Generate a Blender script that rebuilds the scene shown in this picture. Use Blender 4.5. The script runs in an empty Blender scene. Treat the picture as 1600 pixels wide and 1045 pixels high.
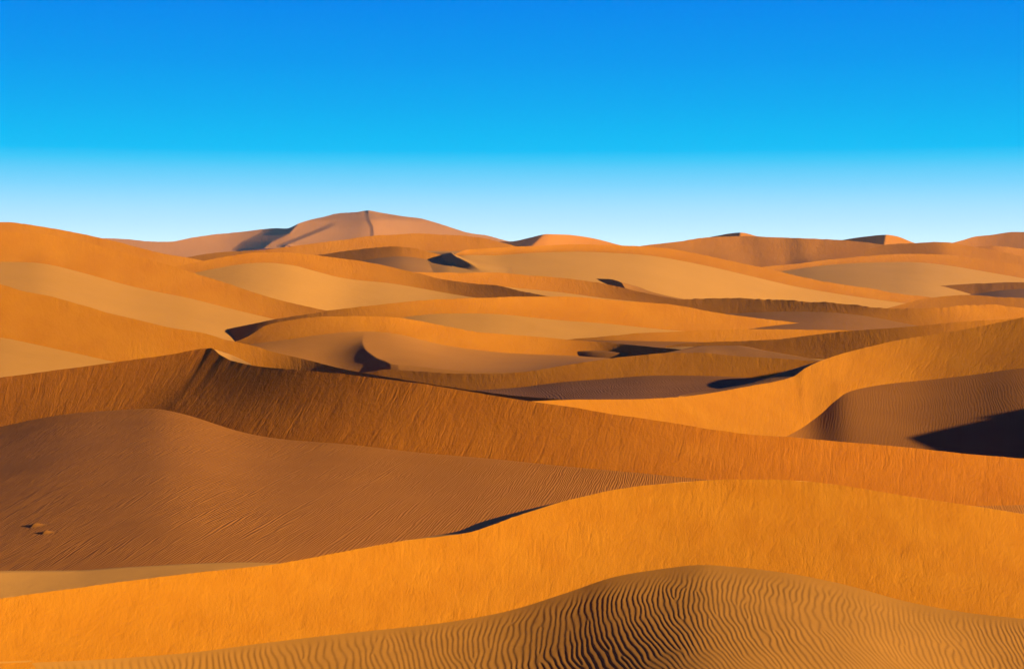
import bpy, math, random
import numpy as np

# ------------------------------------------------------------------ camera, sky, sun, exposure
S = bpy.context.scene
F = 2300.0            # focal length in pixels of a 1600 px wide frame
HY = 400.0            # image row of the horizon
CZ = 30.0             # eye height above the lowest sand
SUN_AZ = 68.0         # degrees from "behind the camera" round to the right
SUN_EL = 14.0

cam = bpy.data.cameras.new("camera")
cam_o = bpy.data.objects.new("camera", cam)
S.collection.objects.link(cam_o)
cam_o.location = (0, 0, CZ)
cam_o.rotation_euler = (math.radians(90), 0, 0)
cam.sensor_fit = 'HORIZONTAL'
cam.sensor_width = 36.0
cam.lens = F / 1600.0 * 36.0
cam.shift_y = -(522.5 - HY) / 1600.0
cam.clip_start = 0.5
cam.clip_end = 60000.0
S.camera = cam_o

S.view_settings.view_transform = 'Standard'
S.view_settings.look = 'None'
EXPO = 1.136
S.view_settings.exposure = EXPO
S.view_settings.gamma = 1.0
S.view_settings.use_curve_mapping = False

SUN_DIR = np.array([math.cos(math.radians(SUN_EL)) * math.sin(math.radians(SUN_AZ)),
                    -math.cos(math.radians(SUN_EL)) * math.cos(math.radians(SUN_AZ)),
                    math.sin(math.radians(SUN_EL))])


def srgb(r, g, b):
    f = lambda c: (c / 255 / 12.92) if c / 255 <= 0.04045 else ((c / 255 + 0.055) / 1.055) ** 2.4
    return (f(r), f(g), f(b), 1.0)


W = bpy.data.worlds.new("World")
S.world = W
W.use_nodes = True
nt = W.node_tree
nt.nodes.clear()
out = nt.nodes.new("ShaderNodeOutputWorld")
bg = nt.nodes.new("ShaderNodeBackground")
sky = nt.nodes.new("ShaderNodeTexSky")
sky.sky_type = 'NISHITA'
sky.sun_disc = False
sky.sun_elevation = math.radians(SUN_EL)
sky.sun_rotation = math.atan2(SUN_DIR[0], SUN_DIR[1])
sky.dust_density = 0.4
sky.ozone_density = 2.0
tc = nt.nodes.new("ShaderNodeTexCoord")
sep = nt.nodes.new("ShaderNodeSeparateXYZ")
nt.links.new(tc.outputs["Generated"], sep.inputs[0])
mr = nt.nodes.new("ShaderNodeMapRange")          # sine of elevation 0 .. 0.2
mr.inputs["From Min"].default_value = 0.0
mr.inputs["From Max"].default_value = 0.2
nt.links.new(sep.outputs["Z"], mr.inputs["Value"])
rp = nt.nodes.new("ShaderNodeValToRGB")          # clear desert air: pale at the horizon, deep blue above
rp.color_ramp.interpolation = 'EASE'
stops = [(0, (222, 242, 252)), (15, (208, 238, 253)), (35, (196, 234, 254)), (70, (172, 226, 254)),
         (110, (126, 213, 253)), (148, (62, 200, 249)), (164, (6, 191, 247)), (185, (0, 186, 246)), (230, (0, 173, 244)),
         (300, (0, 155, 242)), (390, (0, 138, 240)), (460, (0, 128, 236))]
els = rp.color_ramp.elements
while len(els) < len(stops):
    els.new(0.5)
for e, (px, c) in zip(els, stops):
    e.position = math.sin(math.atan(px / F)) / 0.2
    e.color = tuple(v * 2 ** -EXPO * (1 + 0.3 * math.exp(-px / 60)) for v in srgb(*c)[:3]) + (1.0,)
rp.color_ramp.interpolation = 'LINEAR'
nt.links.new(mr.outputs[0], rp.inputs[0])
skm = nt.nodes.new("ShaderNodeMix")
skm.data_type = 'RGBA'
skm.blend_type = 'MULTIPLY'
skm.inputs[0].default_value = 1.0
nt.links.new(sky.outputs[0], skm.inputs[6])
skm.inputs[7].default_value = (0.006, 0.007, 0.045, 1)
up = nt.nodes.new("ShaderNodeMapRange")          # the physical sky takes over above the frame
up.interpolation_type = 'SMOOTHSTEP'
up.inputs["From Min"].default_value = 0.19
up.inputs["From Max"].default_value = 0.32
nt.links.new(sep.outputs["Z"], up.inputs["Value"])
mx = nt.nodes.new("ShaderNodeMix")
mx.data_type = 'RGBA'
nt.links.new(up.outputs[0], mx.inputs[0])
nt.links.new(rp.outputs[0], mx.inputs[6])
nt.links.new(skm.outputs[2], mx.inputs[7])
nt.links.new(mx.outputs[2], bg.inputs[0])
bg.inputs[1].default_value = 1.0
nt.links.new(bg.outputs[0], out.inputs[0])

sun = bpy.data.lights.new("sun", 'SUN')
sun.energy = 5.0
sun.angle = math.radians(0.5)
sun.color = (1.0, 0.97, 0.48)
sun_o = bpy.data.objects.new("sun", sun)
S.collection.objects.link(sun_o)
from mathutils import Vector
sun_o.rotation_euler = Vector(-SUN_DIR).to_track_quat('-Z', 'Y').to_euler()

import os
DBG = bool(os.environ.get('DBG'))
# ------------------------------------------------------------------ numeric helpers
rng = np.random.default_rng(7)


def pchip(xs, ys, x):
    xs = np.asarray(xs, float); ys = np.asarray(ys, float); x = np.asarray(x, float)
    if len(xs) == 1:
        return np.full_like(x, ys[0])
    h = np.diff(xs); dl = np.diff(ys) / h
    m = np.zeros_like(xs)
    m[0], m[-1] = dl[0], dl[-1]
    for i in range(1, len(xs) - 1):
        if dl[i - 1] * dl[i] > 0:
            w1, w2 = 2 * h[i] + h[i - 1], h[i] + 2 * h[i - 1]
            m[i] = (w1 + w2) / (w1 / dl[i - 1] + w2 / dl[i])
    i = np.clip(np.searchsorted(xs, x) - 1, 0, len(xs) - 2)
    t = (x - xs[i]) / h[i]
    lo, hi = x < xs[0], x > xs[-1]
    t2, t3 = t * t, t * t * t
    r = ((2 * t3 - 3 * t2 + 1) * ys[i] + (t3 - 2 * t2 + t) * h[i] * m[i]
         + (-2 * t3 + 3 * t2) * ys[i + 1] + (t3 - t2) * h[i] * m[i + 1])
    r = np.where(lo, ys[0] + (x - xs[0]) * m[0], r)
    return np.where(hi, ys[-1] + (x - xs[-1]) * m[-1], r)


def smooth(a, k):
    if k < 1:
        return a
    w = np.hanning(2 * k + 3)[1:-1]; w /= w.sum()
    pad = np.concatenate([2 * a[0] - a[k:0:-1] if len(a) > k else np.full(k, a[0]), a,
                          2 * a[-1] - a[-2:-k - 2:-1] if len(a) > k else np.full(k, a[-1])])
    return np.convolve(pad, w, 'valid')[:len(a)]


def P(x, y, d):
    return np.stack([(x - 800.0) / F * d, d + 0 * x, CZ - (y - HY) / F * d], -1)


def noise1(n, k, amp, seed):
    r = np.random.default_rng(seed)
    return smooth(r.normal(0, 1, n), k) * amp * math.sqrt(k + 1)


def sstep(a, b, x):
    t = np.clip((x - a) / (b - a), 0, 1)
    return t * t * (3 - 2 * t)


# ------------------------------------------------------------------ mesh helpers
def grid_faces(nr, nc, off=0):
    i = np.arange(nr - 1)[:, None] * nc + np.arange(nc - 1)[None, :] + off
    return np.stack([i, i + nc, i + nc + 1, i + 1], -1).reshape(-1, 4)


def make_mesh(name, grids, mats):
    """grids: list of (points [R,C,3], st [R,C,2], material index) -> one object"""
    vs, fs, sts, mi = [], [], [], []
    off = 0
    for pts, st, m in grids:
        R, C = pts.shape[:2]
        vs.append(pts.reshape(-1, 3)); sts.append(st.reshape(-1, 2))
        f = grid_faces(R, C, off)
        fs.append(f); mi.append(np.full(len(f), m, np.int32))
        off += R * C
    v = np.concatenate(vs); f = np.concatenate(fs); st = np.concatenate(sts); mi = np.concatenate(mi)
    # faces must look up
    a, b, c = v[f[:, 0]], v[f[:, 1]], v[f[:, 2]]
    nz = (b[:, 0] - a[:, 0]) * (c[:, 1] - a[:, 1]) - (b[:, 1] - a[:, 1]) * (c[:, 0] - a[:, 0])
    flip = nz < 0
    f[flip] = f[flip][:, ::-1]
    me = bpy.data.meshes.new(name)
    me.vertices.add(len(v)); me.vertices.foreach_set("co", v.astype(np.float32).ravel())
    me.loops.add(len(f) * 4); me.loops.foreach_set("vertex_index", f.astype(np.int32).ravel())
    me.polygons.add(len(f))
    me.polygons.foreach_set("loop_start", (np.arange(len(f)) * 4).astype(np.int32))
    me.polygons.foreach_set("material_index", mi)
    me.polygons.foreach_set("use_smooth", np.ones(len(f), bool))
    at = me.attributes.new("st", 'FLOAT_VECTOR', 'POINT')
    at.data.foreach_set("vector", np.concatenate([st, np.zeros((len(st), 1))], 1).astype(np.float32).ravel())
    for m in mats:
        me.materials.append(m)
    me.update(calc_edges=True)
    o = bpy.data.objects.new(name, me)
    S.collection.objects.link(o)
    return o


def tag(o, label, cat, group=None, kind=None):
    o["label"] = label; o["category"] = cat
    if group:
        o["group"] = group
    if kind:
        o["kind"] = kind
    return o


# ------------------------------------------------------------------ sand materials
def sand_material(name, col, col2, feature=0.5, stretch=6.0, bump=0.06, fine=0.02, grain=1.0, ripple=0.0,
                  wave=0.22, patch=6.0, warp=1.0, mottled=0.35):
    """Dry sand. 'st' holds metres along the crest / down the slope (faces) or ripple phase (flats)."""
    m = bpy.data.materials.new(name)
    m.use_nodes = True
    t = m.node_tree; N = t.nodes; L = t.links
    bs = N["Principled BSDF"]
    bs.inputs["Roughness"].default_value = 0.95
    bs.inputs["Specular IOR Level"].default_value = 0.08
    at = N.new("ShaderNodeAttribute"); at.attribute_name = "st"
    geo = N.new("ShaderNodeNewGeometry")

    def noise(vec, scale, detail, rough, dist=0.0):
        n = N.new("ShaderNodeTexNoise")
        n.inputs["Scale"].default_value = scale
        n.inputs["Detail"].default_value = detail
        n.inputs["Roughness"].default_value = rough
        n.inputs["Distortion"].default_value = dist
        L.new(vec, n.inputs["Vector"])
        return n.outputs["Fac"]

    def mapping(sx, sy, vec=None, rot=0.0):
        mp = N.new("ShaderNodeMapping")
        mp.inputs["Scale"].default_value = (sx, sy, 1)
        mp.inputs["Rotation"].default_value = (0, 0, rot)
        L.new(vec or at.outputs["Vector"], mp.inputs["Vector"])
        return mp.outputs[0]

    def math_(op, a, b=None):
        n = N.new("ShaderNodeMath"); n.operation = op
        for i, v in enumerate((a, b)):
            if v is None:
                continue
            if isinstance(v, (int, float)):
                n.inputs[i].default_value = v
            else:
                L.new(v, n.inputs[i])
        return n.outputs[0]

    big = noise(geo.outputs["Position"], 1.0 / patch, 4, 0.55)
    fineN = noise(geo.outputs["Position"], 9.0 * grain, 5, 0.7)
    mixv = math_('ADD', math_('MULTIPLY', math_('SUBTRACT', big, 0.5), 1.6), 0.5)
    mixv = math_('ADD', mixv, math_('MULTIPLY', math_('SUBTRACT', fineN, 0.5), mottled))
    rgb = N.new("ShaderNodeMix"); rgb.data_type = 'RGBA'; rgb.clamp_factor = True
    L.new(mixv, rgb.inputs[0])
    rgb.inputs[6].default_value = (*col, 1); rgb.inputs[7].default_value = (*col2, 1)
    L.new(rgb.outputs[2], bs.inputs["Base Color"])
    if ripple > 0:
        # st.x is the ripple phase in wavelengths, st.y metres along the ripple crest
        stv = mapping(0.16, 0.07)
        w = noise(stv, 1.0, 3, 0.5)
        w2 = noise(mapping(0.8, 0.4), 1.0, 2, 0.5)
        sx = N.new("ShaderNodeSeparateXYZ"); L.new(at.outputs["Vector"], sx.inputs[0])
        ph = math_('ADD', sx.outputs[0], math_('MULTIPLY', math_('SUBTRACT', w, 0.5), 5.0 * warp))
        ph = math_('ADD', ph, math_('MULTIPLY', math_('SUBTRACT', w2, 0.5), 1.1 * warp))
        sn = math_('SINE', math_('MULTIPLY', ph, 2 * math.pi))
        # patchy strength: ripples come and go
        pw = noise(geo.outputs["Position"], 0.12, 3, 0.6)
        mrn = N.new("ShaderNodeMapRange")
        mrn.inputs["From Min"].default_value = 0.3; mrn.inputs["From Max"].default_value = 0.6
        mrn.inputs["To Min"].default_value = 0.35; mrn.inputs["To Max"].default_value = 1.0
        L.new(pw, mrn.inputs["Value"])
        h = math_('MULTIPLY', math_('MULTIPLY', sn, ripple), mrn.outputs[0])
        h = math_('ADD', h, math_('MULTIPLY', fineN, fine))
    else:
        wv = noise(mapping(0.12 / feature, 0.10 / feature), 1.0, 2, 0.5)            # bends the streaks a little
        sx = N.new("ShaderNodeSeparateXYZ"); L.new(at.outputs["Vector"], sx.inputs[0])
        cb = N.new("ShaderNodeCombineXYZ")
        L.new(math_('ADD', sx.outputs[0], math_('MULTIPLY', math_('SUBTRACT', wv, 0.5), 1.6 * feature)), cb.inputs[0])
        L.new(sx.outputs[1], cb.inputs[1])
        bent = cb.outputs[0]
        a = noise(mapping(0.55 / feature, 0.55 / (feature * stretch), bent), 1.0, 3, 0.55, 0.2)    # slipped tongues
        b = noise(mapping(1.9 / feature, 1.9 / (feature * stretch * 0.55), bent, rot=0.10), 1.0, 4, 0.62, 0.5)
        c = noise(mapping(0.20 / feature, 0.12 / feature), 1.0, 3, 0.55, 0.6)       # broad swells
        d = noise(mapping(1.2 / feature, 0.8 / feature), 1.0, 4, 0.65, 0.4)         # crumbly patches
        m1 = noise(mapping(0.05 / feature, 0.06 / feature), 1.0, 3, 0.6, 0.3)
        mk = N.new("ShaderNodeMapRange"); mk.interpolation_type = 'SMOOTHSTEP'
        mk.inputs["From Min"].default_value = 0.35; mk.inputs["From Max"].default_value = 0.65
        L.new(m1, mk.inputs["Value"])
        rg = math_('ABSOLUTE', math_('SUBTRACT', a, 0.5))
        h = math_('MULTIPLY', math_('ADD', math_('MULTIPLY', a, 0.9), math_('MULTIPLY', rg, -1.0)), math_('ADD', math_('MULTIPLY', mk.outputs[0], 0.8), 0.2))
        h = math_('ADD', h, math_('MULTIPLY', math_('MULTIPLY', b, 0.8), mk.outputs[0]))
        h = math_('ADD', h, math_('MULTIPLY', c, 1.1))
        h = math_('ADD', h, math_('MULTIPLY', math_('MULTIPLY', d, 0.8), math_('SUBTRACT', 1.0, mk.outputs[0])))
        h = math_('MULTIPLY', h, bump)
        h = math_('ADD', h, math_('MULTIPLY', fineN, fine))
    bp = N.new("ShaderNodeBump")
    bp.inputs["Strength"].default_value = 1.0
    bp.inputs["Distance"].default_value = 1.0
    L.new(h, bp.inputs["Height"])
    L.new(bp.outputs[0], bs.inputs["Normal"])
    return m


A1 = (0.345, 0.092, 0.0036); A2 = (0.400, 0.119, 0.0062)      # slip faces: clean orange sand
B1 = (0.267, 0.0818, 0.0106); B2 = (0.336, 0.107, 0.0145)      # flats: coarser, duller grains


def face_mat(px_m, k=1.0, stretch=6.0, feat=9.0):
    """Slip-face sand whose slump marks are feat pixels wide where one pixel is px_m metres."""
    w = feat * px_m
    return sand_material("slip_face_sand", A1, A2, feature=w, stretch=stretch, bump=0.085 * w * k, fine=0.03 * w * k,
                         grain=0.05 / px_m, patch=60 * px_m)


def smooth_mat(px_m, k=1.0):
    return sand_material("wind_packed_sand", B1, B2, feature=26 * px_m, stretch=0.6, bump=0.9 * px_m * k, fine=0.03 * px_m,
                         grain=0.05 / px_m, patch=120 * px_m)


# ------------------------------------------------------------------ dunes
GROUP = "dunes of the sand sea"
GROUND = {}


def dune(label, crest, toe, d0, slope=31.0, cmap=None, apron=None, back=17.0, back_len=None, shelf=None, name="sand_dune",
         mat=None, flat=None, backmat=None, rows=26, conc=0.05, step=1.6, jit=0.5, apron_rows=40, dsm=12, apron_fn=None,
         ripple=None, flat_label=None, round_top=0.0, kind=None, cat="dune", xr=None, face_fn=None, group=GROUP, tilt=True, tone=None, anchor=None, flat_smooth=45, relief=None, kqs=14):
    cx0 = np.array([c[0] for c in crest], float); cy0 = np.array([c[1] for c in crest], float)
    x0, x1 = (cx0[0], cx0[-1]) if xr is None else xr
    n = int((x1 - x0) / step) + 1
    x = np.linspace(x0, x1, n)
    y = pchip(cx0, cy0, x)
    seed = int(abs(x0) * 13 + abs(cy0[0]) * 7 + d0)
    wob = noise1(n, 3, jit * 0.3, seed) + noise1(n, 14, jit * 0.4, seed + 1)
    tx0 = np.array([c[0] for c in toe], float); ty0 = np.array([c[1] for c in toe], float)
    xb = x if cmap is None else np.interp(x, [c[0] for c in cmap], [c[1] for c in cmap])
    if cmap is not None:
        lo, hi = x < cmap[0][0], x > cmap[-1][0]
        xb = np.where(lo, x + cmap[0][1] - cmap[0][0], xb); xb = np.where(hi, x + cmap[-1][1] - cmap[-1][0], xb)
        xb = smooth(xb, min(25, n // 4))
    yb = pchip(tx0, ty0, xb)
    kb = (xb - 800) / F
    beta = np.interp(xb, tx0, [c[2] for c in toe])
    if tone is None:
        beta = np.array([c[2] for c in toe], float)[np.clip(np.searchsorted(tx0, xb, 'right') - 1, 0, len(tx0) - 1)]
    sl = np.full(n, float(slope)) if np.isscalar(slope) else np.interp(x, [q[0] for q in slope], [q[1] for q in slope])
    al = np.tan(np.radians(sl)); al0 = al.copy()
    ia = 0 if anchor is None else int(np.argmin(abs(xb - anchor)))
    tgt = None if tone is None else np.interp(x, [q[0] for q in tone], [q[1] for q in tone])

    def solve():
        # walk along the foot of the dune: beta is the way the face looks, degrees right of the camera
        cb, sb = np.cos(np.radians(beta)), np.sin(np.radians(beta))
        db = np.zeros(n); db[ia] = d0
        X = kb[ia] * d0; d = d0
        for i in range(ia, n - 1):
            t = (kb[i + 1] * d - X) / (cb[i] - kb[i + 1] * sb[i]); X += t * cb[i]; d += t * sb[i]; db[i + 1] = d
        X = kb[ia] * d0; d = d0
        for i in range(ia, 0, -1):
            t = (kb[i - 1] * d - X) / (cb[i] - kb[i - 1] * sb[i]); X += t * cb[i]; d += t * sb[i]; db[i - 1] = d
        db = smooth(db, min(dsm, n // 4))
        B = P(xb, yb, db)
        lo, hi = db * 0.9, db * 2.2
        for _ in range(30):                        # crest depth so that the face has its slope
            mid = 0.5 * (lo + hi)
            C = P(x, y, mid)
            hd = np.hypot(C[:, 0] - B[:, 0], C[:, 1] - B[:, 1])
            hd = np.where(mid < db, 0.01, hd)
            steep = (C[:, 2] - B[:, 2]) > al * hd
            lo = np.where(steep, mid, lo); hi = np.where(steep, hi, mid)
        dc = smooth(0.5 * (lo + hi), min(dsm, n // 4))
        C = P(x, y, dc)
        Cs = np.stack([smooth(C[:, j], 6) for j in range(3)], 1)
        nn = np.cross(np.gradient((Cs + B) / 2, axis=0), B - Cs)
        nn *= np.sign(nn[:, 2:3]); nn /= np.linalg.norm(nn, axis=1)[:, None]
        return db, B, dc, C, nn

    db, B, dc, C, nn = solve()
    if tgt is not None:                            # turn the crest line until the low sun grazes it as it should
        for it in range(30):
            real = np.degrees(np.arccos(np.clip(nn[:, 2], 0, 1)))
            al = np.clip(al * (np.tan(np.radians(sl)) / np.maximum(np.tan(np.radians(real)), 0.05)) ** 0.2, 0.35 * al0, 1.3 * al0)
            g_ = np.maximum(0.2, 0.5 * np.sin(np.radians(np.clip(SUN_AZ - beta, 15, 90))))
            beta = np.clip(beta + np.degrees(np.clip((tgt - nn @ SUN_DIR) / g_, -0.15, 0.15)) * 0.3, -62, 60)
            kq = min(kqs, n // 8)
            beta = smooth(beta, kq); al = smooth(al, kq)
            db, B, dc, C, nn = solve()
    if DBG:
        print("##", label)
        for xx in np.linspace(max(x[0], -50), min(x[-1], 1650), 9):
            i = int(np.argmin(abs(x - xx)))
            print("   x%5d toe d%6.1f z%6.1f crest d%6.1f z%6.1f  nL %.2f slope %.0f beta %.0f" % (x[i], db[i], B[i, 2] - CZ, dc[i], C[i, 2] - CZ, nn[i] @ SUN_DIR,
                  math.degrees(math.acos(nn[i, 2])), math.degrees(math.atan2(nn[i, 0], -nn[i, 1]))))
    # --- face
    t = np.concatenate([np.linspace(0, 1, rows - 1), [1.12]])
    g = t + conc * np.sin(np.pi * t)
    if round_top:
        g = g - round_top * np.sin(np.pi * t) * (1 - t) ** 1.5
    face = C[None] + (B - C)[None] * t[:, None, None]
    face[..., 2] = C[None, :, 2] + (B - C)[None, :, 2] * g[:, None]
    wob = wob / F * dc                         # little slumps along the crest
    face[..., 2] += wob[None] * np.exp(-t * 9)[:, None]
    if relief is not None:                     # spurs and folds: (curve, half width, rise, tail) measured in pixels
        D = face[..., 1]; gx = 800 + face[..., 0] / D * F; gy = HY + (CZ - face[..., 2]) / D * F
        mlt = np.ones_like(gx)
        for pts, hw, rise, tail in relief:
            yy = np.array([q[1] for q in pts], float); xx = np.array([q[0] for q in pts], float)
            o_ = np.argsort(yy)
            xc = np.interp(gy, yy[o_], xx[o_])
            sd_ = gx - xc
            ends = sstep(yy.min() - 2, yy.min() + 14, gy) * (1 - sstep(yy.max() - 2, yy.max() + 5, gy))
            mlt -= rise / F * np.clip((sd_ + 2 * hw) / (2 * hw), 0, 1) ** 1.3 * np.exp(-np.maximum(0, sd_) / tail) * ends
        face = np.stack([face[..., 0] * mlt, D * mlt, CZ + (face[..., 2] - CZ) * mlt], -1)
    if face_fn is not None:
        face = face_fn(face, x, t)
    seg = np.concatenate([[0], np.cumsum(np.hypot(np.diff(B[:, 0] + C[:, 0]) / 2, np.diff(B[:, 1] + C[:, 1]) / 2))])
    ln = np.linalg.norm(B - C, axis=1)
    st = np.stack([np.broadcast_to(seg, (rows, n)), t[:, None] * ln[None]], -1)
    # --- back
    hv = C[:, :2] - B[:, :2]
    hv = np.stack([smooth(hv[:, 0], min(40, n // 4)), smooth(hv[:, 1], min(40, n // 4))], 1)
    hv /= np.linalg.norm(hv, axis=1)[:, None] + 1e-9
    hgt = np.maximum(C[:, 2] - B[:, 2], 0.3)
    px = float(np.median(dc)) / F
    K = 16
    tt = np.linspace(0, 1, K)
    Lb = (smooth(hgt, min(20, n // 4)) + 3.0) / math.tan(math.radians(back)) if back_len is None else np.full(n, back_len)
    start = C; pre = []
    if shelf is not None:                      # a flat-lying strip seen beyond the crest
        sx = np.array([s[0] for s in shelf], float)
        sy = pchip(sx, [s[1] for s in shelf], x); sd = dc + pchip(sx, [s[2] for s in shelf], x)
        w = ((x > sx[0]) & (x < sx[-1])).astype(float)
        sy = np.where(w > 0, np.minimum(sy, y), y); sd = np.where(w > 0, sd, dc + 0.01)
        E = P(x, sy, sd)
        ts = np.linspace(0, 1, 10)
        pre = [C + (E - C) * q for q in ts[:-1]]
        start = E
    bk = np.stack(pre + [np.concatenate([start[:, :2] + hv * (Lb * q)[:, None],
                                        (start[:, 2] - (Lb * math.tan(math.radians(back))) * (q * 0.85 + 0.15 * q * q))[:, None]], 1)
                         for q in tt])
    bk[0, :, 2] += wob
    Rb = bk.shape[0]
    stb = np.stack([np.broadcast_to(seg, (Rb, n)), np.linspace(0, 1, Rb)[:, None] * np.broadcast_to(Lb, (Rb, n))], -1)
    mat = mat or face_mat(px, 1.0, 4.0)
    backmat = backmat or smooth_mat(px)
    o = make_mesh(name, [(face, st, 0), (bk, stb, 1)], [mat, backmat])
    tag(o, label, cat, group, kind)
    # --- the flat in front
    if apron is not None:
        ax = np.array([a[0] for a in apron], float)
        ey = pchip(ax, [a[1] for a in apron], xb); ed = pchip(ax, [a[2] for a in apron], xb)
        if tilt:                                # third column is the fall towards the camera in degrees
            tn = np.tan(np.radians(ed))
            ed = (tn * db - (B[:, 2] - CZ)) / (tn + (ey - HY) / F)
        E = P(xb, ey, ed)
        q = np.linspace(0, 1, apron_rows)
        q = np.concatenate([[-0.06], q, [1.1, 1.25]])
        kk = min(flat_smooth, n // 5)
        Bs = P(xb, smooth(yb, kk // 2), smooth(db, kk))
        E = np.stack([smooth(E[:, j], kk) for j in range(3)], 1)
        ap = Bs[None] + (E - Bs)[None] * q[:, None, None]
        ap[-2:, :, 2] -= np.array([1.5, 6.0])[:, None]
        if DBG:
            m0, m1 = len(q) // 3, len(q) // 2
            na = np.cross(np.gradient(ap[m0], axis=0), ap[m1] - ap[m0]); na *= np.sign(na[:, 2:3]); na /= np.linalg.norm(na, axis=1)[:, None]
            print("   flat nL", ["%d: %.2f" % (xb[i], na[i] @ SUN_DIR) for i in np.linspace(0, n - 1, 9).astype(int)], "end d", ["%.0f" % ed[i] for i in np.linspace(0, n - 1, 5).astype(int)])
        if apron_fn is not None:
            ap = apron_fn(ap, xb, q)
        if ripple is not None:
            ph = ripple(ap[..., 0], ap[..., 1])
            sta = np.stack([ph, ap[..., 1]], -1)
        else:
            sta = ap[..., :2].copy()
        fo = make_mesh("sand_flat_ground", [(ap, sta, 0)], [flat or smooth_mat(px)])
        tag(fo, flat_label or ("smooth sand flat at the foot of the " + label)[:90], "sand ground", None, "structure")
    GROUND[label] = None if apron is None else ap
    return o, C, B


# ------------------------------------------------------------------ near ripples as real relief
def near_lines(X, Y):
    """Ripple crests of the near hollow: curves X = c + G(Y)."""
    u = Y - 52.0
    return X - (0.12 * u + 0.5 * 0.044 * u * u) - 0.010 * np.maximum(0, X - 6.0) * np.minimum(u, 0)


def fbm(X, Y, scale, seed, n=7):
    r = np.random.default_rng(seed); a = np.zeros_like(X)
    for i in range(n):
        th = r.uniform(0, 2 * np.pi); k = 2 * np.pi / scale * r.uniform(0.45, 1.6)
        a += np.sin(k * (X * np.cos(th) + Y * np.sin(th)) + r.uniform(0, 6.28))
    return a / math.sqrt(n)


def near_ripples(ap, xb, q):
    X, Y = ap[..., 0], ap[..., 1]
    lam = 0.215
    ph = near_lines(X, Y) / lam + 0.6 * fbm(X, Y * 0.7, 5.0, 3) + 0.20 * fbm(X, Y * 0.6, 1.6, 4) + 0.07 * fbm(X, Y * 0.5, 0.6, 5)
    r = np.random.default_rng(11)
    for i in range(240):                        # places where a ripple ends or forks
        dx, dy = r.uniform(-17, 24), r.uniform(40, 59)
        sg = 1 if i % 2 else -1
        ph = ph + sg * np.arctan2((X - dx) * 2.6, (Y - dy)) / (2 * np.pi)
    fr = ph - np.floor(ph)
    # lee side (left) short and steep, windward side long
    w = 0.30
    prof = np.where(fr < w, fr / w, 1 - (fr - w) / (1 - w))
    prof = prof * prof * (3 - 2 * prof)
    amp = 0.0140 * sstep(0.0, 0.22, q)[:, None] * (0.65 + 0.35 * sstep(-1.0, 1.0, fbm(X, Y, 9.0, 8)))
    ap = ap.copy()
    ap[..., 2] += (prof - 0.5) * amp
    return ap


def flat_sand(c1, c2, px, ripple=0.0, wave=0.22, warp=1.0, k=1.0):
    return sand_material("rippled_sand" if ripple else "wind_packed_sand", c1, c2, feature=34 * px, stretch=0.7, bump=0.8 * px * k,
                         fine=0.06 * px, grain=0.05 / px, patch=110 * px, ripple=ripple, wave=wave, warp=warp)


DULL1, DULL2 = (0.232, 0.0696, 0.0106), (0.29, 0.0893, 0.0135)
PALE1, PALE2 = (0.406, 0.148, 0.0266), (0.464, 0.173, 0.0338)
TAN1, TAN2 = (0.45, 0.168, 0.0333), (0.508, 0.193, 0.0392)

# ------------------------------------------------------------------ the ground under everything
n = 60
gx, gy = np.meshgrid(np.linspace(-1, 1, n) ** 3 * 30000, np.concatenate([np.linspace(-400, 400, 20), 400 + np.linspace(0.05, 1, 40) ** 3 * 29600]))
base = np.stack([gx, gy, np.full_like(gx, -6.0)], -1)
g = make_mesh("desert_ground", [(base, base[..., :2].copy(), 0)], [flat_sand(TAN1, TAN2, 0.5)])
tag(g, "open desert sand stretching under the dunes to the horizon", "ground", None, "structure")

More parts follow.
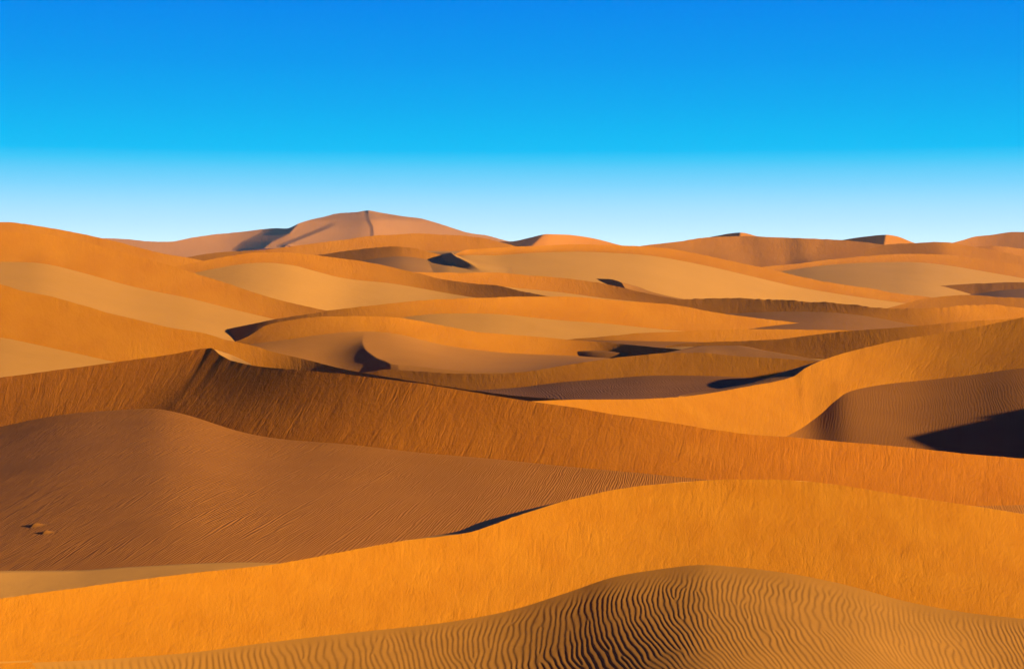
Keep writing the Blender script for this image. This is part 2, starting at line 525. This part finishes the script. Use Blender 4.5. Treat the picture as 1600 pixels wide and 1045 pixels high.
# ------------------------------------------------------------------ dunes, nearest first
dune("nearest dune, its bright orange slip face sweeping above the bold ripples",
     crest=[(-400, 1000), (-60, 945), (0, 935), (112, 919), (187, 909), (300, 895), (434, 880), (560, 857), (640, 843), (692, 837.5), (722, 833.5), (745, 828), (772, 819),
            (801, 808), (850, 792), (880, 783), (905, 777), (960, 765), (1020, 757), (1080, 752), (1140, 749), (1200, 749), (1250, 751), (1300, 756),
            (1370, 767), (1430, 777), (1492, 786), (1540, 793), (1600, 803), (1660, 815), (2000, 900)],
     toe=[(-400, 1064, 38), (0, 1036, 38), (147, 1030, 38), (294, 1019, 37), (420, 1003, 36), (540, 989, 34), (687, 973, 30), (785, 956, 28),
          (890, 924, 24), (960, 901, 22), (1030, 889, 20), (1100, 882, 18), (1145, 885, 16), (1236, 896, 15), (1320, 913, 16), (1425, 941, 18),
          (1530, 959, 20), (1600, 966, 20), (2000, 1010, 20)], tone=[(-400,.70),(0,.70),(400,.68),(700,.66),(900,.62),(1050,.55),(1200,.52),(1350,.52),(1500,.55),(1650,.6)], anchor=1100, d0=57.4,
     shelf=[(-400, 905, 3.4), (0, 891, 3.0), (112, 890.5, 2.7), (187, 886, 2.3), (262, 882, 1.8), (300, 880, 1.5), (380, 878, 0.8), (434, 879, 0.2), (470, 875, 0), (560, 857, 0), (640, 843, 0), (662, 839, 1.2), (717, 829, 4.8), (745, 817.5, 7), (780, 807, 6), (815, 798, 4), (850, 789.5, 2), (880, 783, 0)], backmat=flat_sand(TAN1, TAN2, 0.022),
     apron=[(-400, 1085, 36.5), (0, 1085, 39.0), (560, 1085, 42.6), (800, 1085, 43.2), (1100, 1085, 40.8), (1300, 1085, 42.5), (1600, 1085, 48.0), (2000, 1085, 50.0)], tilt=False,
     apron_rows=230, apron_fn=near_ripples, step=1.3, rows=60, jit=0.5, back=22, mat=face_mat(0.027, 1.9, 3.2, 8.0),
     flat=flat_sand((0.336, 0.115, 0.0168), (0.404, 0.138, 0.0202), 0.022),
     flat_label="hollow floor covered in bold dark-edged ripples at the bottom of the view")

dune("long ridge with a pointed peak at left and a streaked slip face",
     crest=[(-400, 650), (-60, 598), (0, 590), (60, 582), (120, 574), (200, 563), (265, 554), (329, 544), (345, 555), (361, 563), (378, 567.5), (393, 570.5), (417, 574), (455, 577),
            (492, 580), (530, 583), (560, 587), (600, 592), (660, 600), (700, 606), (760, 616), (830, 627), (900, 637), (950, 646), (1000, 653),
            (1060, 662), (1120, 672), (1180, 679), (1217, 681), (1280, 687), (1350, 693), (1420, 699), (1500, 708), (1560, 713), (1600, 716),
            (1660, 716), (1760, 719), (1880, 712), (2002, 668), (2122, 588), (2252, 508), (2700, 470)],  # unseen rise past the right edge, added to shade the right hollow
     toe=[(-400, 720, -12), (0, 667, -12), (77, 650, -12), (161, 642, -14), (262, 640, -35), (306, 652, -35), (344, 665, -34), (383, 675, -32), (440, 685, -20),
          (540, 692, -12), (640, 705, -8), (780, 717, -4), (885, 728, 0), (990, 737, 4), (1060, 744, 8), (1200, 757, 14), (1300, 766, 17), (1400, 777, 19),
          (1500, 786, 20), (1600, 788, 10), (2100, 800, 0), (2700, 830, 0)], tone=[(-400,.2),(0,.24),(150,.235),(240,.21),(300,.15),(335,.07),(400,.05),(430,.065),(500,.12),(600,.20),(700,.275),(830,.30),(950,.36),(1100,.45),(1250,.5),(1600,.53),(2000,.4)], anchor=830, d0=119,
     cmap=[(-400, -410), (0, -10), (200, 165), (329, 264), (460, 400), (600, 545), (900, 872), (1200, 1192), (1600, 1600), (2700, 2700)],
     shelf=[(328, 544.2, 0), (344, 548, 5.0), (361, 554.2, 8.5), (378, 561.5, 6.0), (394, 570.6, 0)], backmat=flat_sand(PALE1, PALE2, 0.05),  # back coloured paler to brighten the sunlit sliver beside the peak
     apron=[(-400, 905, 79), (0, 905, 72.5), (300, 905, 71), (560, 880, 78), (850, 815, 94), (1060, 775, 108), (1300, 815, 113), (1600, 850, 112), (2700, 870, 112)], tilt=False,
     flat_smooth=130, apron_rows=90, kqs=5, dsm=6, rows=50, jit=0.5, mat=sand_material('streaked_slip_face_sand', (0.35, 0.081, 0.0032), (0.405, 0.104, 0.006), feature=0.32, stretch=10, bump=0.064, fine=0.02, grain=0.9, patch=3.3), back=20,
     ripple=lambda X, Y: (X - 0.13 * (Y - 95) - np.where(X < -15, (X + 15) * 0.006 * (Y - 95), 0)) / 0.165,
     flat=flat_sand((0.326, 0.0914, 0.013), (0.378, 0.109, 0.0162), 0.045, ripple=0.0125, wave=0.165),
     flat_label="wide brown basin floor with fine ripples between the peaked ridge and the nearest dune")

dune("bright smooth dune curling round a shaded rippled hollow at right",
     crest=[(800, 632), (830, 627), (895, 624.5), (950, 624), (1000, 623.5), (1050, 621), (1100, 615.5), (1165, 604), (1205, 597), (1240, 588), (1257, 576), (1282, 564),
            (1325, 550), (1350, 544), (1400, 532), (1450, 524), (1500, 516), (1550, 506), (1600, 496), (1700, 480), (2000, 470)],
     toe=[(800, 690, 45), (1000, 715, 45), (1150, 700, 48), (1232, 677, 45), (1265, 662, 42), (1295, 637, 35), (1312, 622, 25), (1335, 611, 15), (1375, 602, 2), (1450, 594, -10),
          (1525, 585, -16), (1600, 575, -18), (2000, 560, -18)], tone=[(800,.63),(1250,.66),(1300,.66),(1340,.56),(1400,.5),(1450,.40),(1500,.30),(1600,.24),(2000,.24)], anchor=1312, d0=196,
     cmap=[(800, 830), (895, 960), (1050, 1100), (1165, 1180), (1257, 1262), (1300, 1300), (1400, 1375), (1600, 1565), (2000, 1960)],
     slope=[(800, 26), (1200, 27), (1300, 28), (1600, 31)],
     shelf=[(1060, 619, 0), (1075, 615, 4), (1120, 608, 8), (1165, 600, 9), (1225, 581, 12), (1257, 571, 8), (1284, 563, 0)],
     apron=[(800, 720, 8), (1232, 715, 8), (1400, 730, 8), (1600, 745, 8), (2000, 760, 8)],
     rows=40, back=24,
     ripple=lambda X, Y: (X - 0.36 * (Y - 170) + 0.002 * (Y - 165) ** 2) / 0.36,
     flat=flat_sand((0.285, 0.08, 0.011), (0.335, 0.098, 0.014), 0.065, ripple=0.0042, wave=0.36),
     flat_label="shaded rippled hollow floor at the right, inside the curve of the bright dune")

dune("orange dune at the left edge sloping down to a dark tip behind the pointed peak",
     crest=[(-400, 395), (0, 444), (37, 455), (75, 462), (125, 476), (175, 490), (225, 502), (262, 511), (320, 521), (350, 530), (400, 541), (425, 549), (475, 561),
            (510, 570), (550, 579), (582, 585), (600, 588), (700, 604), (775, 614.5), (850, 622), (900, 625), (960, 632)],
     toe=[(-400, 490, 8), (0, 527, 8), (50, 537, 8), (110, 550, 6), (200, 570, 4), (300, 590, 0), (400, 607, -12), (582, 640, -28), (700, 655, -32), (850, 668, -32), (960, 676, -32)], tone=[(-400,.5),(0,.51),(150,.5),(300,.50),(380,.42),(420,.3),(450,.12),(500,-.05),(960,-.08)], anchor=0, d0=225,
     apron=[(-400, 590, 6), (0, 610, 6), (300, 640, 6), (600, 680, 4), (960, 700, 4)], rows=40, back=20,
     flat=flat_sand(PALE1, PALE2, 0.09), flat_label="small pale sand flat at the left edge below the sloping orange dune")

dune("low reddish dune with a dark upcurved crest behind the long ridge in the middle",
     crest=[(540, 592), (575, 584), (600, 577.5), (650, 580), (720, 584), (775, 584), (825, 580), (875, 572), (925, 564), (962, 559), (1000, 555), (1050, 551), (1100, 551),
            (1150, 556), (1200, 559), (1270, 564), (1340, 571)],
     toe=[(540, 640, -14), (600, 625, -14), (740, 610, -12), (812, 605, -10), (875, 597, -8), (950, 591.5, -5), (1025, 586.5, -5), (1100, 587, -8), (1157, 589, -10), (1340, 604, -10)], tone=[(540,.14),(650,.15),(740,.18),(850,.24),(950,.27),(1100,.25),(1270,.24)], anchor=950, d0=236,
     shelf=[(1040, 551, 0), (1065, 546, 6), (1100, 540, 18), (1150, 540, 20), (1200, 548.5, 13), (1250, 557, 6), (1292, 565, 0)],
     tilt=False, apron=[(540, 605, 222), (640, 606, 210), (740, 620, 200), (850, 634, 188), (950, 634, 180), (1050, 630, 185), (1118, 622, 190), (1225, 594, 206), (1340, 580, 215)],
     ripple=lambda X, Y: (X + 0.05 * (Y - 180)) / 0.4,
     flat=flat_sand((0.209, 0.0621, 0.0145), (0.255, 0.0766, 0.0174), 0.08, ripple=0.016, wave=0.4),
     flat_label="dull purplish sand floor below the low reddish dune in the middle")


def bowl_bump(ap, xb, q):
    X, Y = ap[..., 0], ap[..., 1]
    ap = ap.copy()
    xe = pchip([240, 250, 255, 259, 266, 275, 290], [-15.5, -19.5, -21.8, -24.2, -26.6, -27.9, -28.6], Y.ravel()).reshape(Y.shape)
    rise = np.clip((X - xe) / 9.5 + 1, 0, 1) ** 2.3 * np.exp(-np.maximum(0, X - xe) / 14.0)
    ap[..., 2] += 1.9 * rise * (1 - sstep(258, 284, Y))
    return ap


dune("curved orange dune wrapping a smooth bowl with one dark dimple in it",
     crest=[(355, 538), (385, 527), (417, 508), (462, 499), (500, 495), (550, 494), (600, 495), (625, 497), (675, 505), (700, 510), (750, 519), (825, 525), (887, 530),
            (960, 536), (1000, 540), (1062, 546), (1110, 553)],
     toe=[(330, 552, -18), (395, 537, -8), (440, 531, 0), (475, 526, 3), (525, 520, 6), (562, 518, 10), (600, 519, 20), (700, 540, 28), (800, 552, 20), (900, 556, 4), (960, 560, -22), (1110, 570, -40)], tone=[(330,.15),(400,.22),(460,.36),(550,.48),(650,.62),(780,.62),(850,.53),(900,.43),(940,.22),(965,0),(985,-.14),(1110,-.18)], anchor=600, d0=283,
     slope=[(330, 30), (600, 30), (700, 26), (1000, 30)], apron_fn=bowl_bump,
     tilt=False, apron=[(355, 560, 262), (540, 588, 255), (580, 588, 254), (640, 585, 252), (740, 589, 247), (840, 584, 245), (960, 566, 244), (1110, 557, 243)], apron_rows=70,
     flat=flat_sand((0.371, 0.117, 0.0174), (0.418, 0.134, 0.0217), 0.1), flat_label="smooth bowl floor with a dark dimple inside the curved orange dune")

dune("thin dark-faced dune rising to the right behind the bright curling dune",
     crest=[(1040, 541), (1075, 536), (1125, 534), (1175, 532), (1200, 531), (1250, 526), (1325, 517), (1375, 514), (1425, 510), (1475, 505), (1525, 501), (1562, 499), (1600, 495), (1700, 480), (1900, 470)],
     toe=[(1040, 543, -14), (1075, 541, -14), (1175, 549, -15), (1290, 561, -16), (1400, 560, -12), (1500, 550, -4), (1600, 545, 5), (1900, 530, 5)], tone=[(1040,.2),(1150,.17),(1300,.15),(1400,.2),(1500,.36),(1560,.45),(1700,.5)], anchor=1285, d0=285,
     apron=[(1040, 575, 2), (1300, 585, 2), (1900, 580, 2)], back=14,
     flat=flat_sand(TAN1, TAN2, 0.11), flat_label="thin tan strip of sand below the thin dark-faced dune")

dune("low textured orange ledge lying straight across below the broad pale dune face",
     crest=[(880, 531), (900, 529), (950, 525), (1000, 520), (1035, 519), (1075, 517), (1125, 515), (1175, 514), (1250, 515), (1330, 516), (1400, 520)],
     toe=[(880, 533, -6), (900, 531, -6), (975, 532, 2), (1075, 534, 8), (1125, 535, 6), (1200, 536, 2), (1400, 540, 0)], tone=[(880,.2),(950,.3),(1020,.45),(1100,.5),(1250,.5),(1400,.48)], anchor=1075, d0=320,
     apron=[(880, 548, 2), (1100, 555, 2), (1400, 555, 2)], back=8,
     flat=flat_sand(DULL1, DULL2, 0.12), flat_label="narrow brown strip of sand under the textured orange ledge")

dune("broad orange dune across the middle with a black tip at its left end",
     crest=[(290, 529), (322, 521), (400, 505), (450, 495), (487, 490), (515, 485), (550, 481), (600, 475), (650, 470), (700, 467), (760, 465), (850, 463), (900, 464), (950, 468), (1000, 472), (1050, 476),
            (1100, 485), (1150, 493), (1200, 499), (1250, 505), (1300, 511), (1345, 515), (1400, 522)],
     toe=[(290, 545, -40), (360, 535, -40), (400, 525, -28), (500, 512, -12), (600, 500, 5), (662, 491.5, 18), (700, 489.5, 24), (760, 490, 26), (870, 500, 26), (950, 506, 24), (1050, 516, 20), (1345, 535, 18), (1400, 540, 18)], tone=[(290,-.12),(380,-.05),(420,.12),(480,.2),(550,.33),(620,.48),(700,.58),(800,.62),(1000,.6),(1200,.56),(1400,.55)], anchor=662, d0=345,
     apron=[(290, 560, 8), (600, 520, 9), (700, 530, 9), (900, 548, 9), (1050, 540, 8), (1400, 550, 8)],
     flat=flat_sand(PALE1, PALE2, 0.14), flat_label="glowing pale sand flat below the broad orange dune in the middle")

dune("big orange dune slope at the left edge, second highest on that side",
     crest=[(-400, 345), (-100, 357), (0, 362), (40, 364), (75, 367), (150, 383), (200, 396), (272, 417), (300, 426), (350, 441), (400, 458), (450, 472), (490, 481), (512, 485), (545, 490)],
     toe=[(-400, 400, 22), (0, 409, 22), (62, 411, 22), (100, 419, 22), (150, 432, 20), (200, 446, 18), (250, 457, 16), (300, 467, 13), (350, 480, 8), (400, 492, 2), (420, 497, -4), (545, 520, -8)], tone=[(-400,.58),(0,.58),(250,.57),(350,.54),(420,.47),(480,.36),(512,.33),(545,.3)], anchor=300, d0=385,
     apron=[(-400, 440, 11), (0, 475, 11), (100, 495, 11), (200, 520, 10), (320, 545, 9), (545, 560, 8)],
     flat=flat_sand(PALE1, PALE2, 0.17), flat_label="long pale sand slope between the two orange dunes at the left edge")

dune("highest dune at the left edge, its smooth crest meeting the sky",
     crest=[(-400, 350), (-100, 348), (0, 347), (10, 347), (50, 352), (100, 360), (150, 370), (200, 382.5), (250, 395), (320, 408), (370, 419)],
     toe=[(-400, 420, 20), (0, 415, 20), (150, 425, 20), (320, 440, 15), (370, 446, 15)], tone=[(-400,.57),(370,.57)], anchor=150, d0=456, )

dune("rounded orange dune left of the middle, narrowing to a brown tip at its right end",
     crest=[(230, 427), (272, 417), (317, 408), (362, 399.5), (400, 394.5), (437, 394), (475, 397), (512, 401), (550, 406), (587, 412), (625, 420.5), (650, 426), (700, 438), (740, 443),
            (775, 446), (812, 454), (852, 462), (910, 472)],
     toe=[(230, 441, 5), (300, 427, 15), (350, 417, 18), (400, 411, 20), (437, 412, 22), (475, 419, 22), (512, 429, 22), (550, 437, 22), (600, 442, 18), (650, 450, 10), (700, 459, -4), (740, 465, -12),
          (852, 480, -16), (910, 490, -16)], tone=[(230,.45),(320,.5),(400,.56),(520,.58),(600,.52),(660,.4),(710,.24),(760,.15),(910,.15)], anchor=437, d0=458,
     apron=[(230, 480, 14), (437, 510, 14), (515, 505, 14), (600, 495, 12), (700, 488, 10), (910, 500, 6)],
     flat=flat_sand(TAN1, TAN2, 0.19), flat_label="tan sand slope below the rounded orange dune left of the middle")

dune("low pale dune in the centre narrowing into a brown ribbon to the right",
     crest=[(600, 424), (647, 425), (725, 426), (775, 426), (825, 430), (875, 434), (925, 440), (975, 450), (1012, 459), (1057, 467.5), (1110, 478)],
     toe=[(600, 445, 18), (690, 442, 18), (775, 447, 18), (825, 452, 16), (875, 457, 8), (950, 467, -2), (1000, 472, -8), (1057, 481, -12), (1110, 492, -12)], tone=[(600,.6),(760,.6),(850,.55),(920,.42),(970,.3),(1020,.24),(1110,.2)], anchor=775, d0=508,
     apron=[(600, 470, 10), (740, 470, 10), (870, 482, 8), (1110, 505, 5)],
     flat=flat_sand(TAN1, TAN2, 0.21), flat_label="tan sand strip below the low pale dune in the centre")

dune("small hooded dune with a black face, half hidden behind the low pale dune",
     crest=[(888, 441), (905, 437.5), (925, 435.5), (950, 436), (965, 439), (972, 442.5), (976, 449), (980, 458)],
     toe=[(888, 446, -50), (925, 449, -55), (960, 455, -60), (980, 465, -60)], d0=556, back=9, cmap=[(888, 888), (980, 970)], jit=0.2, dsm=4, step=0.8)

dune("ribbed dark brown dune ridge right of the middle turning orange at its right end",
     crest=[(1000, 476), (1057, 467.5), (1100, 466), (1150, 466), (1200, 467), (1250, 470), (1287, 472), (1325, 475), (1362, 480), (1400, 482), (1450, 482), (1477, 481), (1500, 477.5), (1550, 476), (1600, 481), (1750, 490)],
     toe=[(1000, 482, -12), (1137, 490, -15), (1200, 487, -18), (1275, 487, -17), (1325, 490, -13), (1362, 495, -10), (1420, 506, 2), (1480, 515, 16), (1600, 520, 20), (1750, 530, 20)], tone=[(1000,.22),(1100,.2),(1180,.15),(1280,.13),(1340,.2),(1420,.3),(1480,.45),(1530,.57),(1750,.57)], anchor=1137, d0=425,
     apron=[(1000, 510, 3), (1250, 520, 4), (1420, 530, 6), (1750, 540, 6)], jit=1.2,
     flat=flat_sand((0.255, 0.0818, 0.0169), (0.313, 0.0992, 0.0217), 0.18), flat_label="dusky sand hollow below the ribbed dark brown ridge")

dune("large golden dune right of the middle whose crest curves down to the right",
     crest=[(706, 399), (716, 395), (730, 390.5), (775, 387.5), (825, 385), (900, 382), (950, 383), (1000, 384.5), (1025, 386.5), (1050, 389.5), (1087, 396), (1125, 404), (1175, 415),
            (1212, 423), (1250, 432), (1300, 442), (1362, 451), (1412, 460), (1450, 464), (1487, 475), (1540, 484)],
     toe=[(706, 402, 16), (725, 398.5, 16), (775, 399, 16), (825, 395.5, 18), (900, 393.5, 20), (1000, 398, 20), (1087, 412, 20), (1175, 432, 18), (1250, 449, 16), (1362, 467, 14),
          (1487, 483, 14), (1540, 490, 14)], tone=[(620,.55),(775,.58),(1000,.58),(1200,.57),(1400,.55),(1540,.5)], anchor=775, d0=585,
     apron=[(706, 440, 10), (725, 440, 10), (825, 447, 10), (925, 460, 10), (1000, 472, 10), (1100, 482, 10), (1250, 488, 10), (1540, 500, 10)], conc=0.1,
     flat=flat_sand(TAN1, TAN2, 0.26), flat_label="broad golden sand slope falling from the large golden dune")

dune("dark brown dune face with a soft shaded floor under the far mountain",
     crest=[(440, 406), (460, 402.5), (492, 398.5), (550, 391), (587, 387), (612, 385.5), (640, 387), (665, 392), (700, 402), (730, 412)],
     toe=[(440, 425, -22), (550, 410, -22), (600, 402, -14), (625, 400, 12), (660, 404, 25), (730, 420, 25)], tone=[(440,.15),(560,.15),(600,.18),(630,.35),(660,.5),(730,.52)], anchor=550, d0=592,
     apron=[(440, 440, 3.5), (560, 434, 4), (620, 436, 5.2), (730, 440, 5.6)],
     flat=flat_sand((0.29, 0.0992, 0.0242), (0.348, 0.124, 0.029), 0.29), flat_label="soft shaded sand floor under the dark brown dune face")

dune("long orange dune band lying across the foot of the far mountain",
     crest=[(255, 411), (292, 402), (350, 394), (385, 392), (405, 391), (450, 385.5), (525, 376), (575, 369.5), (612, 367), (650, 365), (700, 367), (750, 371), (775, 377), (807, 385), (850, 394)],
     toe=[(255, 425, -8), (400, 412, 0), (450, 410, 12), (625, 400, 18), (750, 402, 18), (850, 412, 18)], tone=[(255,.28),(380,.3),(420,.42),(470,.5),(650,.52),(850,.52)], anchor=550, d0=700,
     )

dune("dark brown dune strip at the right edge above the orange foreground rises",
     crest=[(1330, 448), (1370, 452), (1425, 450), (1475, 446), (1525, 443), (1600, 441), (1750, 440)],
     toe=[(1330, 456, -16), (1390, 459, -15), (1450, 461, -15), (1520, 460, -12), (1550, 455, -12), (1600, 451, -12), (1750, 448, -5)], tone=[(1330,.2),(1600,.2)], anchor=1450, d0=740,
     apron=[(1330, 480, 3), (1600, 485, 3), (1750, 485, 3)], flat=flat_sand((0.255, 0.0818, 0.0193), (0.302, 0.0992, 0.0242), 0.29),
     flat_label="dusky sand strip at the right edge below the dark brown dune strip")

dune("low orange rise at the right edge between two darker dune strips",
     crest=[(1380, 483), (1415, 474), (1450, 466), (1512, 461), (1562, 464.5), (1600, 466), (1750, 470)],
     toe=[(1380, 484, 5), (1500, 484, 8), (1750, 494, 8)], tone=[(1400,.4),(1520,.36),(1750,.4)], anchor=1500, d0=560, )

dune("orange dune band rising to the right with an olive tan slope beneath it",
     crest=[(1130, 427), (1185, 418), (1250, 411.5), (1300, 405), (1350, 400.5), (1400, 397.5), (1450, 397), (1500, 400), (1550, 407), (1600, 415), (1750, 440)],
     toe=[(1130, 431, 16), (1215, 424.5, 16), (1275, 416, 18), (1350, 410.5, 18), (1425, 409.5, 18), (1475, 414, 18), (1525, 422, 18), (1600, 435, 18), (1750, 460, 18)], tone=[(1130,.52),(1350,.53),(1600,.52)], anchor=1300, d0=820,
     apron=[(1130, 445, 6), (1300, 460, 6), (1400, 475, 6), (1600, 470, 6), (1750, 480, 6)], flat=flat_sand(TAN1, TAN2, 0.31),
     flat_label="olive tan sand slope beneath the orange dune band at right")

dune("orange dune on the right skyline with a brown left side and a soft spine",
     crest=[(1350, 391), (1387, 382.5), (1425, 380), (1462, 378), (1487, 380), (1525, 386), (1560, 392.5), (1600, 402), (1720, 425)],
     toe=[(1350, 402, -14), (1440, 404, -22), (1468, 404, 26), (1520, 412, 20), (1600, 424, 18), (1720, 440, 18)], tone=[(1350,.3),(1440,.24),(1462,.28),(1475,.5),(1720,.48)], anchor=1470, d0=930, dsm=3, apron=[(1350, 425, 5), (1720, 450, 5)],
     flat_label="sand floor below the soft-spined dune on the right skyline")

dune("broad brown dune on the skyline right of the middle with hazy soft folds",
     crest=[(940, 396), (997, 385), (1050, 379), (1107, 371), (1160, 369), (1200, 370.5), (1300, 374), (1375, 382), (1425, 391), (1490, 402)],
     toe=[(940, 404, 10), (1050, 405, -2), (1130, 414, -4), (1190, 424, -20), (1225, 424, 18), (1270, 414, -4), (1340, 410, -4), (1490, 412, 0)], tone=[(940,.4),(1050,.38),(1160,.36),(1400,.34),(1490,.4)], anchor=1200, d0=1010, slope=15, conc=0.16,
     apron=[(940, 430, 4), (1490, 435, 4)], flat_label="sand floor under the broad brown skyline dune")

dune("brown and orange dune at the right edge of the skyline",
     crest=[(1490, 394), (1520, 386), (1550, 384.5), (1600, 389), (1700, 398)],
     toe=[(1490, 400, -10), (1550, 402, 12), (1700, 415, 12)], d0=1090, apron=[(1490, 420, 5), (1700, 430, 5)], flat_label="sand floor below the dune at the right edge of the skyline")

# far peaks
FARF = face_mat(0.55, 0.8)
dune("small two-toned peak just showing above the broad brown dune", crest=[(1095, 374), (1117, 369), (1157, 363.5), (1182, 369), (1205, 376)],
     toe=[(1095, 402, -40), (1152, 402, 30), (1205, 402, 30)], d0=1350, cmap=[(1095, 1095), (1157, 1152), (1205, 1205)], dsm=2, jit=0.1, step=0.8)
dune("sharp pyramid-shaped dune on the right skyline, dark left face and pink right face",
     crest=[(1290, 381), (1317, 375), (1350, 370), (1385, 367), (1400, 369), (1427, 379), (1450, 386)],
     toe=[(1290, 404, -40), (1376, 404, 30), (1450, 406, 30)], d0=1280, cmap=[(1290, 1290), (1385, 1376), (1450, 1450)], dsm=2, jit=0.1, step=0.8)
dune("hazy pinkish dune at the far right end of the skyline",
     crest=[(1440, 388), (1485, 380), (1500, 376.5), (1525, 369.5), (1550, 367), (1585, 362.5), (1610, 362.5), (1720, 372)],
     toe=[(1440, 404, 15), (1525, 404, 2), (1560, 404, -10), (1720, 406, -10)], d0=1450, jit=0.2)
dune("pink peak on the skyline beside the far mountain, dark on its left",
     crest=[(755, 386), (785, 377.5), (800, 377), (830, 371), (855, 366), (880, 366.5), (920, 371), (950, 378), (965, 382), (1010, 392)],
     toe=[(755, 404, -38), (806, 404, 24), (1010, 408, 24)], d0=1500, cmap=[(755, 755), (855, 806), (1010, 1010)], dsm=2, jit=0.2)
dune("far pinkish sand mountain, the highest summit on the skyline, with dark folded ridges",
     crest=[(60, 384), (120, 377), (165, 372.5), (200, 374), (230, 377), (262, 378), (300, 371.5), (330, 367), (365, 363.5), (400, 359.5), (432, 356.5), (447, 357), (470, 348), (500, 340), (537, 332.5), (558, 331.5), (574, 329), (596, 332.5), (620, 336.5), (655, 341), (700, 354), (735, 364.5), (760, 368), (785, 374.5), (800, 378), (860, 392)],
     toe=[(60, 404, 16), (300, 404, 14), (574, 404, 12), (860, 410, 12)], d0=2150, slope=24,
     relief=[([(573, 315), (577, 343), (583, 354), (584, 366), (580, 380)], 3, 5, 60), ([(478, 332), (463, 353), (452, 365), (425, 378), (410, 390)], 24, 56, 260),
             ([(530, 346), (521, 353), (500, 362), (470, 374), (445, 384)], 7, 12, 70)], tone=[(60, .46), (340, .48), (380, .30), (470, .30), (555, .24), (600, .56), (640, .52), (860, .45)], dsm=2, rows=40, jit=0.3, name="sand_mountain", cat="mountain", step=1.0, mat=sand_material('far_pink_sand', (0.36, 0.115, 0.022), (0.42, 0.14, 0.03), feature=5, stretch=4, bump=0.35, fine=0.05, grain=0.05, patch=60))

# ------------------------------------------------------------------ the small crescent dune far off in the centre
gx, gy = np.meshgrid(np.linspace(664, 800, 150), np.linspace(388, 432, 90))
dd = (0.115 * 557 + 3.63) / (0.115 + (gy - HY) / F)
xc = np.interp(gy, [396, 402, 409, 415, 419, 424], [700, 704, 712, 725, 741, 756])
sx_ = gx - xc
hh = np.where(sx_ < 0, np.clip(1 + sx_ / 13, 0, 1), np.exp(-np.maximum(0, sx_) / 25)) * sstep(393, 404, gy) * (1 - sstep(414, 424, gy))
edge = sstep(660, 704, gx) * (1 - sstep(748, 800, gx)) * sstep(388, 394, gy) * (1 - sstep(426, 432, gy))
pp = P(gx, gy, dd)
pp[..., 2] += 2.3 * hh - 0.25 - 0.9 * (1 - edge)
cr = make_mesh("sand_dune", [(pp, pp[..., :2].copy(), 0)], [flat_sand(TAN1, TAN2, 0.24)])
tag(cr, "small crescent dune with a lit hump and a black hollow on its left", "dune", GROUP)

# ------------------------------------------------------------------ two little mounds on the basin floor
basin = [v for k, v in GROUND.items() if k.startswith("long ridge")][0].reshape(-1, 3)


def mound(px, py, h, rx, ry, label):
    u = 800 + basin[:, 0] / basin[:, 1] * F; v = HY + (CZ - basin[:, 2]) / basin[:, 1] * F
    i = int(np.argmin((u - px) ** 2 + (v - py) ** 2)); c = basin[i]
    near = basin[np.argsort(((basin[:, :2] - c[:2]) ** 2).sum(1))[:60]]
    A = np.c_[near[:, :2] - c[:2], np.ones(len(near))]
    co = np.linalg.lstsq(A, near[:, 2], rcond=None)[0]
    gx, gy = np.meshgrid(np.linspace(-2.2, 3.2, 60), np.linspace(-2, 2, 40))
    r2 = np.where(gx < 0, (gx * 1.6) ** 2, (gx * 0.5) ** 2) + gy ** 2
    hz_ = np.exp(-r2 * 1.6) - 0.05
    X = gx * rx; Y = gy * ry
    pts = np.stack([c[0] + X, c[1] + Y, c[2] * 0 + co[2] + co[0] * X + co[1] * Y + h * hz_], -1)
    o = make_mesh("sand_mound", [(pts, np.stack([X, Y], -1), 0)], [flat_sand((0.278, 0.0812, 0.0116), (0.319, 0.0957, 0.0145), 0.03)])
    tag(o, label, "sand mound", "small mounds on the basin floor")


mound(53, 821, 0.17, 0.30, 0.5, "small sand mound trailing a thin shadow on the basin floor, farther of the two")
mound(70, 833.5, 0.15, 0.24, 0.4, "small sand mound trailing a thin shadow on the basin floor, nearer of the two")

# ------------------------------------------------------------------ thin desert air between here and the far peaks
bm_ = bpy.data.meshes.new("haze")
x0_, x1_, y0_, y1_, z0_, z1_ = -1600, 1600, -300, 2600, -8.0, 97.0
vv = [(x, y, z) for z in (z0_, z1_) for (x, y) in ((x0_, y0_), (x1_, y0_), (x1_, y1_), (x0_, y1_))]
bm_.from_pydata(vv, [], [(3, 2, 1, 0), (4, 5, 6, 7), (0, 1, 5, 4), (1, 2, 6, 5), (2, 3, 7, 6), (3, 0, 4, 7)])
hz = bpy.data.objects.new("haze", bm_); S.collection.objects.link(hz)
hm = bpy.data.materials.new("haze_air"); hm.use_nodes = True
hn = hm.node_tree; hn.nodes.clear()
ho = hn.nodes.new("ShaderNodeOutputMaterial"); pv = hn.nodes.new("ShaderNodeVolumePrincipled")
pv.inputs["Color"].default_value = (0.24, 0.44, 0.95, 1)
pv.inputs["Density"].default_value = 0.00006
pv.inputs["Anisotropy"].default_value = 0.0
hn.links.new(pv.outputs[0], ho.inputs["Volume"])
bm_.materials.append(hm)
tag(hz, "thin pale desert haze over the whole dune field", "haze", None, "stuff")
